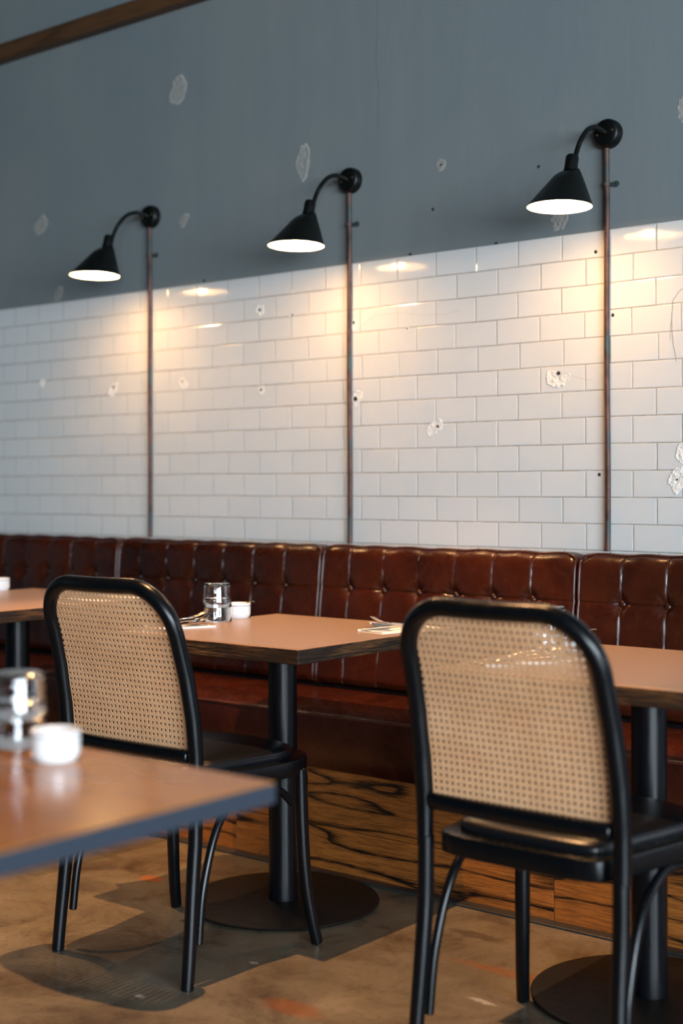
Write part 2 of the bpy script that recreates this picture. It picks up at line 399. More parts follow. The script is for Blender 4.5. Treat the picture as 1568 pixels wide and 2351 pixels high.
MPLASTW = simple('crumbled_white_plaster', (0.70, 0.67, 0.63), 0.8, bump=(80, 0.9, 0.006), var=0.2)
MHOLE = simple('dark_drill_hole', (0.02, 0.018, 0.015), 0.9)
MCRACK = simple('brown_hairline_crack', (0.16, 0.11, 0.07), 0.8)
MTRIM = simple('grey_metal_floor_trim', (0.05, 0.052, 0.052), 0.35, 0.5, bump=(60, 0.2, 0.002), var=0.3)
MSTAIN = simple('rust_orange_floor_stain', (0.25, 0.07, 0.02), 0.4, var=0.4)
MFGTOP = None

# ------------------------------------------------------------------ room shell
bm = bmesh.new(); box(bm, -12, 6.0, -12, 0.25, -0.12, 0); floor = struct(link('floor', bm, MFLOOR, smooth=False))
bm = bmesh.new(); box(bm, -12, 6.0, 0.0, 0.22, 0.0, 4.2); wall_back = struct(link('wall_back', bm, MPAINT, smooth=False))
bm = bmesh.new(); box(bm, -12, 6.0, -12, 0.22, 4.2, 4.32); struct(link('ceiling', bm, simple('dark_ceiling_paint', (0.05, 0.06, 0.065), 0.8), smooth=False))
bm = bmesh.new()
for a, b, c, d in ((-12, 0.22, 0, 0.5), (-12, 0.22, 3.0, 4.2), (-2.8, 0.22, 0.5, 3.0), (-12, -11.8, 0.5, 3.0), (-5.8, -5.6, 0.5, 3.0), (-8.8, -8.6, 0.5, 3.0)):
    box(bm, 6.0, 6.2, a, b, c, d)
struct(link('wall_right', bm, simple('grey_wall_paint_right', (0.16, 0.18, 0.19), 0.6), smooth=False))
for i, (a, b) in enumerate(((-5.6, -2.8), (-8.6, -5.8), (-11.8, -8.8))):
    bm = bmesh.new()
    for y in (a + 0.03, (a + b) / 2, b - 0.03): box(bm, 6.06, 6.12, y - 0.03, y + 0.03, 0.5, 3.0)
    for z in (0.53, 1.3, 2.97): box(bm, 6.065, 6.115, a, b, z - 0.03, z + 0.03)
    struct(link('window_%d' % (i + 1), bm, MSTEEL_BLK, smooth=False))
bm = bmesh.new(); box(bm, -12.1, -12, -12, 0.22, 0, 4.2); struct(link('wall_left', bm, simple('grey_wall_paint_left', (0.10, 0.12, 0.13), 0.6), smooth=False))

# glazed tile field: a slab standing 5 mm proud of the painted plaster
bm = bmesh.new(); box(bm, -12, 6.0, -0.005, 0.0, 0.5, ZT, 0.001, 1)
tiles = struct(link('wall_back_tiles', bm, MTILE, smooth=False))
# timber rail high on the wall
bm = bmesh.new(); box(bm, -12, 6.0, -0.05, 0.0, 2.925, 2.985, 0.003); box(bm, -12, 6.0, -0.035, 0.0, 2.985, 3.0, 0.002)
struct(link('trim_1', bm, MBEAM, smooth=False))
# thin metal strip on the floor along the bench plinth
bm = bmesh.new(); box(bm, -9, 1.6, -0.508, -0.47, 0.0, 0.007, 0.002, 1)
struct(link('trim_2', bm, MTRIM, smooth=False))

# flaked spots in the wall
def blob(cx, cz, w_, h_, name, mat, y0, thick=0.0015, seed=0, hole=None, lean=0.0, parent=None):
    """irregular flaked patch: thin raised lip round a rough, pitted middle"""
    rnd = random.Random(seed); n = 72; m = 11; bm = bmesh.new(); ph = [rnd.uniform(0, 50) for _ in range(4)]
    def rad(a):
        ca, sa = math.cos(a), math.sin(a)
        return 1 + 0.42 * mnoise.noise(Vector((ca * 1.1 + ph[0], sa * 1.1, 0))) + 0.22 * mnoise.noise(Vector((ca * 4 + ph[1], sa * 4, 0))) + 0.12 * mnoise.noise(Vector((ca * 11 + ph[2], sa * 11, 0)))
    rings = []
    for j in range(m + 1):
        s_ = 1 - j / m * 0.96; ring = []
        for k in range(n):
            a = 2 * PI * k / n; R_ = rad(a) * s_
            x = w_ / 2 * R_ * math.cos(a); z = h_ / 2 * R_ * math.sin(a)
            lip = math.exp(-((s_ - 0.93) / 0.05) ** 2) * (0.55 + 0.45 * math.cos(a - 2.6))
            rough = 0.5 + 0.9 * mnoise.noise(Vector((x * 90 + ph[3], z * 90, 0.2))) + 0.5 * mnoise.noise(Vector((x * 260, z * 260, ph[0])))
            y = y0 - (0.0002 if j else -0.0004) - thick * (1.0 * lip + (0.75 * rough if s_ < 0.9 else 0.15))
            if hole: y += thick * 0.8 * math.exp(-(math.hypot(x - hole[0], z - hole[1]) / (hole[2] * 1.6)) ** 2)
            ring.append(bm.verts.new((cx + x + lean * z, min(y, y0 - 0.0001) if j else y0 + 0.0003, cz + z)))
        rings.append(ring)
    for j, (A, B) in enumerate(zip(rings, rings[1:])):
        for k in range(n):
            f = bm.faces.new([A[k], A[(k + 1) % n], B[(k + 1) % n], B[k]]); f.material_index = 0 if j < 1 else 1
    f = bm.faces.new(rings[-1]); f.material_index = 1
    if hole:
        hx, hz, hr = hole; n2 = 14
        vs_ = [bm.verts.new((cx + hx + lean * hz + hr * math.cos(2 * PI * k / n2) * (1 + 0.25 * math.sin(3 * k + ph[0])), y0 - thick * 1.3 - 0.0004, cz + hz + hr * math.sin(2 * PI * k / n2))) for k in range(n2)]
        f = bm.faces.new(vs_); f.material_index = 2
    return link(name, bm, mat, parent, smooth=False)
RIM = simple('pale_chipped_paint_rim', (0.36, 0.37, 0.35), 0.7, bump=(60, 0.5, 0.004))
for i, (x, z, w_, h_, ln_) in enumerate([(-3.737, 2.626, 0.085, 0.115, 0.10), (-3.117, 2.268, 0.06, 0.12, 0.05), (-4.542, 2.218, 0.08, 0.075, 0.4),
                                  (-2.54, 2.169, 0.034, 0.038, 0), (-3.709, 2.135, 0.045, 0.05, 0.3), (-4.43, 1.925, 0.05, 0.06, 0.4),
                                  (-2.11, 1.94, 0.06, 0.06, 0), (-1.705, 2.197, 0.05, 0.085, 0)]):
    blob(x, z, w_, h_, 'chipped_paint_patch', [RIM, MPLAST, MHOLE], 0.0, 0.002 if i < 2 else 0.0012, 10 + i, hole=(0, 0, 0.004) if i == 3 else None, lean=ln_, parent=wall_back)
for i, (x, z, w_, h_, ln_, hl) in enumerate([(-2.563, 1.331, 0.055, 0.05, 0.5, (0.012, 0.003, 0.005)), (-2.118, 1.462, 0.07, 0.05, -0.3, (0.015, 0.018, 0.006)), (-2.886, 1.436, 0.045, 0.055, 0.3, (0.0, 0.0, 0.008)),
                                     (-4.098, 1.522, 0.04, 0.055, 0.5, (0.0, 0.01, 0.006)), (-3.709, 1.527, 0.04, 0.045, -0.3, (0, 0.008, 0.004)), (-3.314, 1.486, 0.028, 0.032, 0, (0, 0, 0.005)),
                                     (-3.319, 1.769, 0.034, 0.04, 0, (0, 0, 0.005)), (-1.728, 1.160, 0.05, 0.075, 0.1, (0.0, 0.0, 0.003)), (-1.715, 1.235, 0.03, 0.055, 0, None),
                                     (-2.893, 1.684, 0.02, 0.04, 0.1, (0, 0.008, 0.005)), (-4.528, 1.568, 0.03, 0.03, 0, None), (-2.078, 1.468, 0.012, 0.022, 0, None),
                                     (-3.17, 1.738, 0.02, 0.012, 0, (0.006, 0, 0.004)), (-2.67, 1.655, 0.01, 0.01, 0, (0, 0, 0.003))]):
    blob(x, z, w_, h_, 'crumbled_hole_patch', [MPLASTW, MPLASTW, MHOLE], -0.005, 0.0030, 40 + i, hole=hl, lean=ln_, parent=tiles)
bm = bmesh.new()
def crack(bm, pts, y, r):
    P = []
    for (a, b) in zip(pts, pts[1:]):
        for k in range(6):
            t = k / 6; P.append((a[0] + (b[0] - a[0]) * t + random.uniform(-.0012, .0012), y, a[1] + (b[1] - a[1]) * t + random.uniform(-.001, .001)))
    tube(bm, P, r, 5)
crack(bm, [(-1.705, 1.70), (-1.722, 1.69), (-1.740, 1.67), (-1.7445, 1.62), (-1.744, 1.568), (-1.736, 1.52), (-1.73, 1.487)], -0.0052, 0.0006)
crack(bm, [(-1.7445, 1.62), (-1.749, 1.58), (-1.751, 1.55)], -0.0052, 0.0004)
crack(bm, [(-2.10, 1.45), (-2.07, 1.47), (-2.03, 1.46), (-1.99, 1.455)], -0.0052, 0.0003)
crack(bm, [(-2.86, 1.68), (-2.80, 1.71), (-2.70, 1.71), (-2.62, 1.695), (-2.52, 1.69), (-2.45, 1.70)], -0.0052, 0.0003)
link('hairline_crack', bm, MCRACK, tiles, smooth=False)
bm = bmesh.new(); crack(bm, [(-2.80, 2.95), (-2.795, 2.7), (-2.80, 2.55), (-2.79, 2.45), (-2.795, 2.3)], -0.0002, 0.0006)
link('hairline_crack', bm, simple('dark_hairline_crack', (0.09, 0.10, 0.105), 0.8), wall_back, smooth=False)
for (x, z, y) in ((-1.976, 1.176, -0.005), (-2.181, 2.11, 0), (-2.573, 2.031, 0), (-1.93, 1.64, -0.005), (-2.33, 1.893, -0.004), (-2.66, 1.895, -0.004), (-1.985, 1.83, -0.005), (-3.60, 1.90, -0.004)):
    bm = bmesh.new(); lathe(bm, [(0.0055, 0.0), (0.0045, 0.0008), (0.0, 0.0009)], 10, (x, y, z), mat=Matrix.Rotation(PI / 2, 4, 'X'))
    link('drill_hole', bm, MHOLE, wall_back if y == 0 else tiles)

# ------------------------------------------------------------------ conduits and wall lamps
def conduit(x, label):
    t = thing('conduit_pipe', label, 'pipe', (x, 0, 0.955), group='copper conduits on the wall')
    bm = bmesh.new(); P = [(0.0012 * math.sin(k * 0.25), -0.0145, k * 0.0325) for k in range(37)]; tube(bm, P, 0.0082, 14)
    link('pipe', bm, MPIPE, t)
    for z, s in ((1.066, 1),):
        bm = bmesh.new(); tube(bm, [(0, -0.0145, z - 0.006), (0, -0.0145, z + 0.006)], 0.0105, 16)
        box(bm, -0.018, 0.028, -0.0055, -0.0015, z - 0.006, z + 0.006, 0.001)
        lathe(bm, [(0.009, 0), (0.009, 0.004), (0, 0.004)], 14, (0.026, -0.002, z), mat=Matrix.Rotation(PI / 2, 4, 'X'))
        c = link('clip', bm, MPIPE, t)
        bm = bmesh.new(); lathe(bm, [(0.0035, 0), (0.003, 0.0015), (0, 0.0018)], 10, (0.026, -0.006, z), mat=Matrix.Rotation(PI / 2, 4, 'X'))
        link('screw', bm, MHOLE, c)
    return t
def lamp(x, label):
    t = thing('wall_lamp', label, 'lamp', (x, 0, 2.168), group='black gooseneck wall lamps')
    Z = 2.168
    RX = Matrix.Rotation(PI / 2, 4, 'X')
    bm = bmesh.new(); lathe(bm, [(0.0, -0.0), (0.0425, 0.0), (0.0425, 0.018), (0.041, 0.021), (0.0405, 0.024), (0.038, 0.0285), (0.034, 0.031), (0.016, 0.0325), (0.0, 0.033)], 48, (0, 0.0, 0), mat=RX)
    ro = link('wall_plate', bm, MLAMP, t)
    for sx, sz in ((0.024, 0.004), (-0.024, -0.004)):
        bm = bmesh.new(); lathe(bm, [(0.0042, 0.0), (0.0038, 0.0018), (0, 0.0028)], 12, (sx, -0.0318, sz), mat=RX)
        link('screw', bm, MBRASS, ro)
    bm = bmesh.new()
    pts = smooth_path([(0, -0.028, 0.001), (0, -0.055, 0.004), (0, -0.088, 0.004), (0, -0.129, -0.011), (0, -0.165, -0.043), (0, -0.188, -0.075), (0, -0.206, -0.112)], 14)
    rads = [0.0068 + (0.0007 if (k % 2) else -0.0003) if k < 100 else 0.0068 for k in range(len(pts))]
    tube(bm, pts, rads, 14); link('gooseneck_arm', bm, MLAMP, t)
    # shade: oblique cone, mouth level, neck tilted towards the wall
    def ring(cy, cz, r, tilt, n=64):
        out = []
        for k in range(n):
            a = 2 * PI * k / n; lx, ly = r * math.cos(a), r * math.sin(a)
            out.append(Vector((lx, cy + ly * math.cos(tilt), cz + ly * math.sin(tilt))))
        return out
    ctr = [(-0.290, -0.2545, 0.0915, -0.03), (-0.2805, -0.234, 0.0800, 0.0), (-0.271, -0.2135, 0.0690, 0.03), (-0.2615, -0.193, 0.0575, 0.07), (-0.2525, -0.173, 0.0465, 0.12),
           (-0.246, -0.159, 0.0385, 0.16), (-0.2395, -0.150, 0.0315, 0.20), (-0.232, -0.1435, 0.0250, 0.25), (-0.2275, -0.140, 0.0185, 0.26)]
    bm = bmesh.new(); outer = [[bm.verts.new(p) for p in ring(*c)] for c in ctr]
    inner = [[bm.verts.new(p) for p in ring(c[0], c[1] - 0.0012, c[2] - 0.0016, c[3])] for c in ctr]
    n = 64
    for A, B in zip(outer, outer[1:]):
        for k in range(n): bm.faces.new([A[k], A[(k + 1) % n], B[(k + 1) % n], B[k]])
    for A, B in zip(inner, inner[1:]):
        for k in range(n): f = bm.faces.new([A[k], B[k], B[(k + 1) % n], A[(k + 1) % n]]); f.material_index = 1
    for k in range(n): f = bm.faces.new([outer[0][k], inner[0][k], inner[0][(k + 1) % n], outer[0][(k + 1) % n]])
    f = bm.faces.new(inner[-1][::-1]); f.material_index = 1
    f = bm.faces.new(outer[-1])
    sh = link('lamp_shade', bm, [MLAMP, MSHADEIN], t, auto='keep')
    bm = bmesh.new(); ax = Matrix.Rotation(-0.26, 4, 'X')
    lathe(bm, [(0.0, -0.008), (0.0200, -0.008), (0.0192, 0.000), (0.0185, 0.008), (0.0185, 0.034), (0.016, 0.040), (0.009, 0.043), (0.0, 0.044)], 36, (0, -0.2275, -0.1405), mat=ax)
    link('lamp_holder', bm, MLAMP, t)
    bm = bmesh.new(); lathe(bm, [(0.0, -0.032), (0.014, -0.0285), (0.024, -0.019), (0.0285, -0.005), (0.0275, 0.008), (0.021, 0.022), (0.0145, 0.036), (0.013, 0.06), (0.0, 0.06)], 28, (0, -0.262, -0.229), mat=ax)
    link('light_bulb', bm, MBULB, t)
    return t
lamps = [(-3.875, 'black gooseneck wall lamp, the leftmost and smallest in view'), (-2.903, 'black gooseneck wall lamp in the middle, right of the chipped paint patch'), (-1.9405, 'black gooseneck wall lamp, rightmost and highest in the picture')]
plab = ['rusty copper conduit pipe below the leftmost wall lamp', 'rusty copper conduit pipe below the middle wall lamp', 'rusty copper conduit pipe below the rightmost wall lamp']
for (x, l), pl in zip(lamps, plab):
    lamp(x, l); conduit(x - 0.003, pl)

# ------------------------------------------------------------------ banquette
bench = thing('banquette', 'long buttoned brown leather banquette on a dark wood plinth along the tiled wall', 'bench', (0, 0, 0))
SEAMS = [-5.945, -4.958, -3.973, -2.968, -2.001, -1.03, -0.05]
def sstep(a, b, x):
    t = max(0, min(1, (x - a) / (b - a))); return t * t * (3 - 2 * t)
ZB0, ZB1, ZBTN = 0.492, 0.944, 0.807
def back_cushion(x0, x1, fine):
    W_ = x1 - x0 - 0.012; cx = (x0 + x1) / 2; ncol = 7
    off, sp_ = {-2.968: (0.118, 0.139), -3.973: (0.1125, 0.1447), -2.001: (0.141, 0.139)}.get(round(x0, 3), ((x1 - x0) / 7, (x1 - x0) / 7))
    cols = [x0 + off + sp_ * k for k in range(ncol - 1)]
    dx = 0.0045 if fine else 0.012
    nx = int(W_ / dx); nz = int((ZB1 - ZB0) / dx)
    def base(z):
        t = (ZB1 - z) / (ZB1 - ZB0); return -0.090 - 0.048 * t
    def Y(x, z):
        ex = min(x - (x0 + 0.006), (x1 - 0.006) - x); ez = ZB1 - z; eb = z - ZB0
        r = 0.022
        def rd(e, r): 
            e = max(0, min(r, e)); return r - math.sqrt(max(0, r * r - (r - e) ** 2))
        y = base(z) + 0.35*rd(ex, r) + 0.55*rd(ez, 0.045) + rd(eb, 0.03)
        b = 0.0
        # pillow between the columns
        c = min(cols, key=lambda q: abs(q - x)); d = x - c; ad = abs(d)
        dz = z - ZBTN
        r2 = math.hypot(d, dz)
        b += 0.0050 * math.exp(-ad / 0.024) + 0.0035 * math.exp(-(d / 0.0022) ** 2)
        b += (0.0022 * math.exp(-abs(dz) / 0.020) + 0.0042 * math.exp(-(dz / 0.0024) ** 2)) * (0.6 + 0.45 * math.exp(-ad / 0.04))
        b += 0.014 * math.exp(-(r2 / 0.022) ** 2)
        if r2 < 0.085:
            th = math.atan2(dz, d)
            pl = 0.5 + 0.5 * math.sin(13 * th + 3.0 * mnoise.noise(Vector((c * 7, th * 2, 0.3))) + c * 5)
            pl2 = mnoise.noise(Vector((th * 4, c * 13, 2.0)))
            fall = math.exp(-((r2 - 0.018) / 0.026) ** 2)
            b += 0.0030 * (pl * 0.6 + pl2 * 0.8) * fall
        y += b
        y += 0.0018 * mnoise.noise(Vector((x * 9, z * 9, 1.7))) + 0.0008 * mnoise.noise(Vector((x * 30, z * 22, 4.1)))
        return y
    bm = bmesh.new(); g = []
    zt_wave = lambda x: 0.0025 * mnoise.noise(Vector((x * 5, 0, 9))) + 0.0035 * math.cos((x - x0) / (x1 - x0) * ncol * 2 * PI + PI) * 0.5
    for i in range(nx + 1):
        x = x0 + 0.006 + W_ * i / nx; row = []
        ex = min(x - (x0 + 0.006), (x1 - 0.006) - x)
        cor = 0.018 * (1 - math.sqrt(max(0, 1 - max(0, (0.03 - ex) / 0.03) ** 2))) if ex < 0.03 else 0
        for j in range(nz + 1):
            z = ZB0 + (ZB1 - ZB0) * j / nz
            s = sstep(0.85, 1.0, j / nz)
            row.append(bm.verts.new((x, Y(x, z), z + s * (zt_wave(x) - cor))))
        # top surface back to the wall
        zt_ = row[-1].co.z; y_ = row[-1].co.y
        row.append(bm.verts.new((x, y_ * 0.6, zt_ + 0.004))); row.append(bm.verts.new((x, -0.008, zt_ - 0.002)))
        row.append(bm.verts.new((x, -0.008, ZB0)))
        g.append(row)
    for a, b in zip(g, g[1:]):
        for j in range(len(a) - 1): bm.faces.new([a[j], b[j], b[j + 1], a[j + 1]])
    for row in (g[0], g[-1]): bm.faces.new(row)
    o = link('back_cushion', bm, MLEATH, bench)
    # piping round sides and top, following the surface edge
    bm = bmesh.new(); path = []
    for j in range(0, nz, 3): v = g[0][j] if False else None
    def edge(x, z, cor=0): return (x, Y(x, z) - 0.002, z)
    L = []
    xl, xr = x0 + 0.008, x1 - 0.008
    k = 0
    for q in range(0, 31): L.append(edge(xl, ZB0 + (ZB1 - 0.022 - ZB0) * q / 30))
    for q in range(1, 5): a = q / 5 * PI / 2; L.append((xl + 0.02 * (1 - math.cos(a)), Y(xl + 0.004, ZB1 - 0.01) - 0.002, ZB1 - 0.022 + 0.02 * math.sin(a)))
    for q in range(1, 60):
        x = xl + 0.02 + (xr - xl - 0.04) * q / 60; L.append((x, Y(x, ZB1) - 0.001, ZB1 + 0.001 + zt_wave(x)))
    for q in range(4, 0, -1): a = q / 5 * PI / 2; L.append((xr - 0.02 * (1 - math.cos(a)), Y(xr - 0.004, ZB1 - 0.01) - 0.002, ZB1 - 0.022 + 0.02 * math.sin(a)))
    for q in range(30, -1, -1): L.append(edge(xr, ZB0 + (ZB1 - 0.022 - ZB0) * q / 30))
    tube(bm, L, 0.0042, 10); link('piping', bm, MPIPING, o)
    # stitched vertical seams
    bm = bmesh.new()
    for c in cols:
        for za, zb in ((ZB0 + 0.02, ZBTN - 0.01), (ZBTN + 0.01, ZB1 - 0.006)):
            tube(bm, [(c - 0.0015 + 0.002 * math.sin(q * 0.5 + c), Y(c, za + (zb - za) * q / 24) - 0.0012, za + (zb - za) * q / 24) for q in range(25)], 0.0016, 6)
    link('seam', bm, MPIPING, o)
    for c in cols:
        bm = bmesh.new()
        lathe(bm, [(0.0, -0.004), (0.0095, -0.004), (0.0115, 0.001), (0.0105, 0.006), (0.0065, 0.0095), (0.0, 0.0108)], 24, (c, Y(c, ZBTN) - 0.0055, ZBTN), mat=Matrix.Rotation(PI / 2, 4, 'X'))
        link('button', bm, MLEATH, o)
for i, (a, b) in enumerate(zip(SEAMS, SEAMS[1:])):
    back_cushion(a, b, -4.0 < a < -1.9)
def seat_cushion(x0, x1):
    bm = bmesh.new(); prof = []
    r = 0.022; yf = -0.502; zt_ = 0.472
    pts = [(-0.10, 0.478), (-0.16, 0.486), (-0.25, 0.490), (-0.36, 0.487), (-0.44, 0.481), (yf + 0.03, 0.4745), (yf + 0.016, 0.473)]
    for q in range(1, 7): a = q / 6 * PI / 2; pts.append((yf + 0.012 * (1 - math.sin(a)), 0.461 + 0.012 * math.cos(a)))
    pts += [(yf - 0.002, 0.44), (yf - 0.006, 0.40), (yf - 0.004, 0.35), (yf + 0.004, 0.318), (yf + 0.012, 0.308), (-0.3, 0.306)]
    xs = [x0 + 0.004 + (x1 - x0 - 0.008) * k / 90 for k in range(91)]
    g = []
    for x in xs:
        e = min(x - xs[0], xs[-1] - x); dr = 0.010 * math.exp(-e / 0.006)
        row = []
        for (y, z) in pts:
            nz_ = 0.0035 * mnoise.noise(Vector((x * 4, y * 9, 3))) + 0.0016 * mnoise.noise(Vector((x * 14, y * 22, 8)))
            k = 1 if z > 0.47 else 0
            row.append(bm.verts.new((x, y + (0 if k else nz_ * 0.8 + dr * 0.5), z + k * (nz_ - dr))))
        g.append(row)
    for a, b in zip(g, g[1:]):
        for j in range(len(a) - 1): bm.faces.new([a[j], b[j], b[j + 1], a[j + 1]])
    for row in (g[0], g[-1]): bm.faces.new(row)
    o = link('seat_cushion', bm, MLEATH, bench)
    bm = bmesh.new(); tube(bm, [(x, yf + 0.0015, 0.4685 + 0.001 * mnoise.noise(Vector((x * 8, 0, 0)))) for x in xs], 0.0038, 10)
    link('piping', bm, MPIPING, o)
for a, b in ((-5.945, -3.973), (-3.973, -2.001), (-2.001, -0.05)): seat_cushion(a, b)
# plinth with reclaimed boards
bm = bmesh.new(); box(bm, -5.94, -0.05, -0.462, -0.01, 0.0, 0.305); box(bm, -5.94, -0.05, -0.13, -0.012, 0.3, 0.492)
link('bench_carcass', bm, MSTEEL_BLK, bench, smooth=False)
bm = bmesh.new()
for (xa, xb) in ((-5.94, -4.9), (-4.9, -3.72), (-3.72, -3.004), (-3.004, -1.86), (-1.86, -0.62), (-0.62, -0.05)):
    box(bm, xa + 0.0008, xb - 0.0008, -0.4695, -0.4615, 0.002, 0.1325, 0.0015)
for (xa, xb) in ((-5.94, -5.3), (-5.3, -4.2), (-4.2, -3.35), (-3.35, -2.729), (-2.729, -2.707), (-2.707, -1.55), (-1.55, -0.7), (-0.7, -0.05)):
    thick = 0.004 if abs(xb - xa - 0.022) < 0.001 else 0.0
    box(bm, xa + 0.0008, xb - 0.0008, -0.4705 + thick * 0.3, -0.4615, 0.134, 0.304, 0.0015)
link('plinth_cladding', bm, MCLAD, bench, smooth=False)

# ------------------------------------------------------------------ tables
def table(x, y, top, hx, hy0, hy1, label, th=0.038, fg=False):
    t = thing('pedestal_table', label, 'table', (x, y, 0), group='square pedestal tables')
    bm = bmesh.new(); box(bm, -hx, hx, hy0, hy1, top - th, top - 0.0012, 0.0022, 2)
    tp = link('tabletop', bm, MEDGE if not fg else MFGEDGE, t, smooth=False)
    if not fg:
        bm = bmesh.new(); box(bm, -hx + 0.011, hx - 0.011, hy0 + 0.011, hy1 - 0.011, top - 0.004, top, 0.0004, 1); link('laminate_inlay', bm, MTOP, tp, smooth=False)
        bm = bmesh.new(); box(bm, -hx + 0.002, hx - 0.002, hy0 + 0.002, hy1 - 0.002, top - 0.003, top - 0.0009, 0.0005, 1); link('rim', bm, MTOPRIM, tp, smooth=False)
    else:
        bm = bmesh.new(); box(bm, -hx + 0.001, hx - 0.001, hy0 + 0.001, hy1 - 0.001, top - 0.003, top, 0.0008, 1); link('veneer', bm, MFGTOP, tp, smooth=False)
    bm = bmesh.new(); lathe(bm, [(0, 0.009), (0.0400, 0.009), (0.0402, 0.012), (0.0395, 0.02), (0.0395, top - th - 0.006), (0.0, top - th - 0.006)], 48)
    link('column', bm, MSTEEL_BLK, t)
    bm = bmesh.new(); lathe(bm, [(0, 0.001), (0.255, 0.001), (0.263, 0.004), (0.265, 0.0075), (0.263, 0.0100), (0.2600, 0.0108), (0.045, 0.0118), (0.0, 0.0118)], 96)
    link('base_plate', bm, MBASE, t)
    bm = bmesh.new(); zt_ = top - th
    box(bm, -0.20, 0.20, -0.03, 0.03, zt_ - 0.006, zt_, 0.001); box(bm, -0.03, 0.03, -0.20, 0.20, zt_ - 0.0065, zt_ - 0.0002, 0.001)
    link('mounting_plate', bm, MSTEEL_BLK, t, smooth=False)
    return t
t_ = NT('brown_wood_veneer_glossy'); v = t_.coord((2, 12, 1)); n = t_.noise(v, 3, 5, 0.6); t_.base(t_.mix(n, (0.17, 0.065, 0.002), (0.36, 0.150, 0.006)), 0.17, spec=0.22); MFGTOP = t_.m
MFGEDGE = simple('dark_edge_band', (0.022, 0.030, 0.045), 0.3, spec=0.7, bump=(50, 0.1, 0.002))
table(-2.535, -0.775, 0.750, 0.339, -0.325, 0.355, 'square table in the centre with terracotta top and charred wood edge')
table(-1.42, -0.80, 0.748, 0.345, -0.343, 0.275, 'square terracotta-topped table at right edge behind the blurred chair')
table(-3.725, -0.755, 0.776, 0.335, -0.325, 0.335, 'square terracotta-topped table at left edge behind the sharp cane chair')
table(-1.590, -2.585, 0.750, 0.345, -0.345, 0.345, 'blurred brown table in the left foreground with dark edge', th=0.029, fg=True)

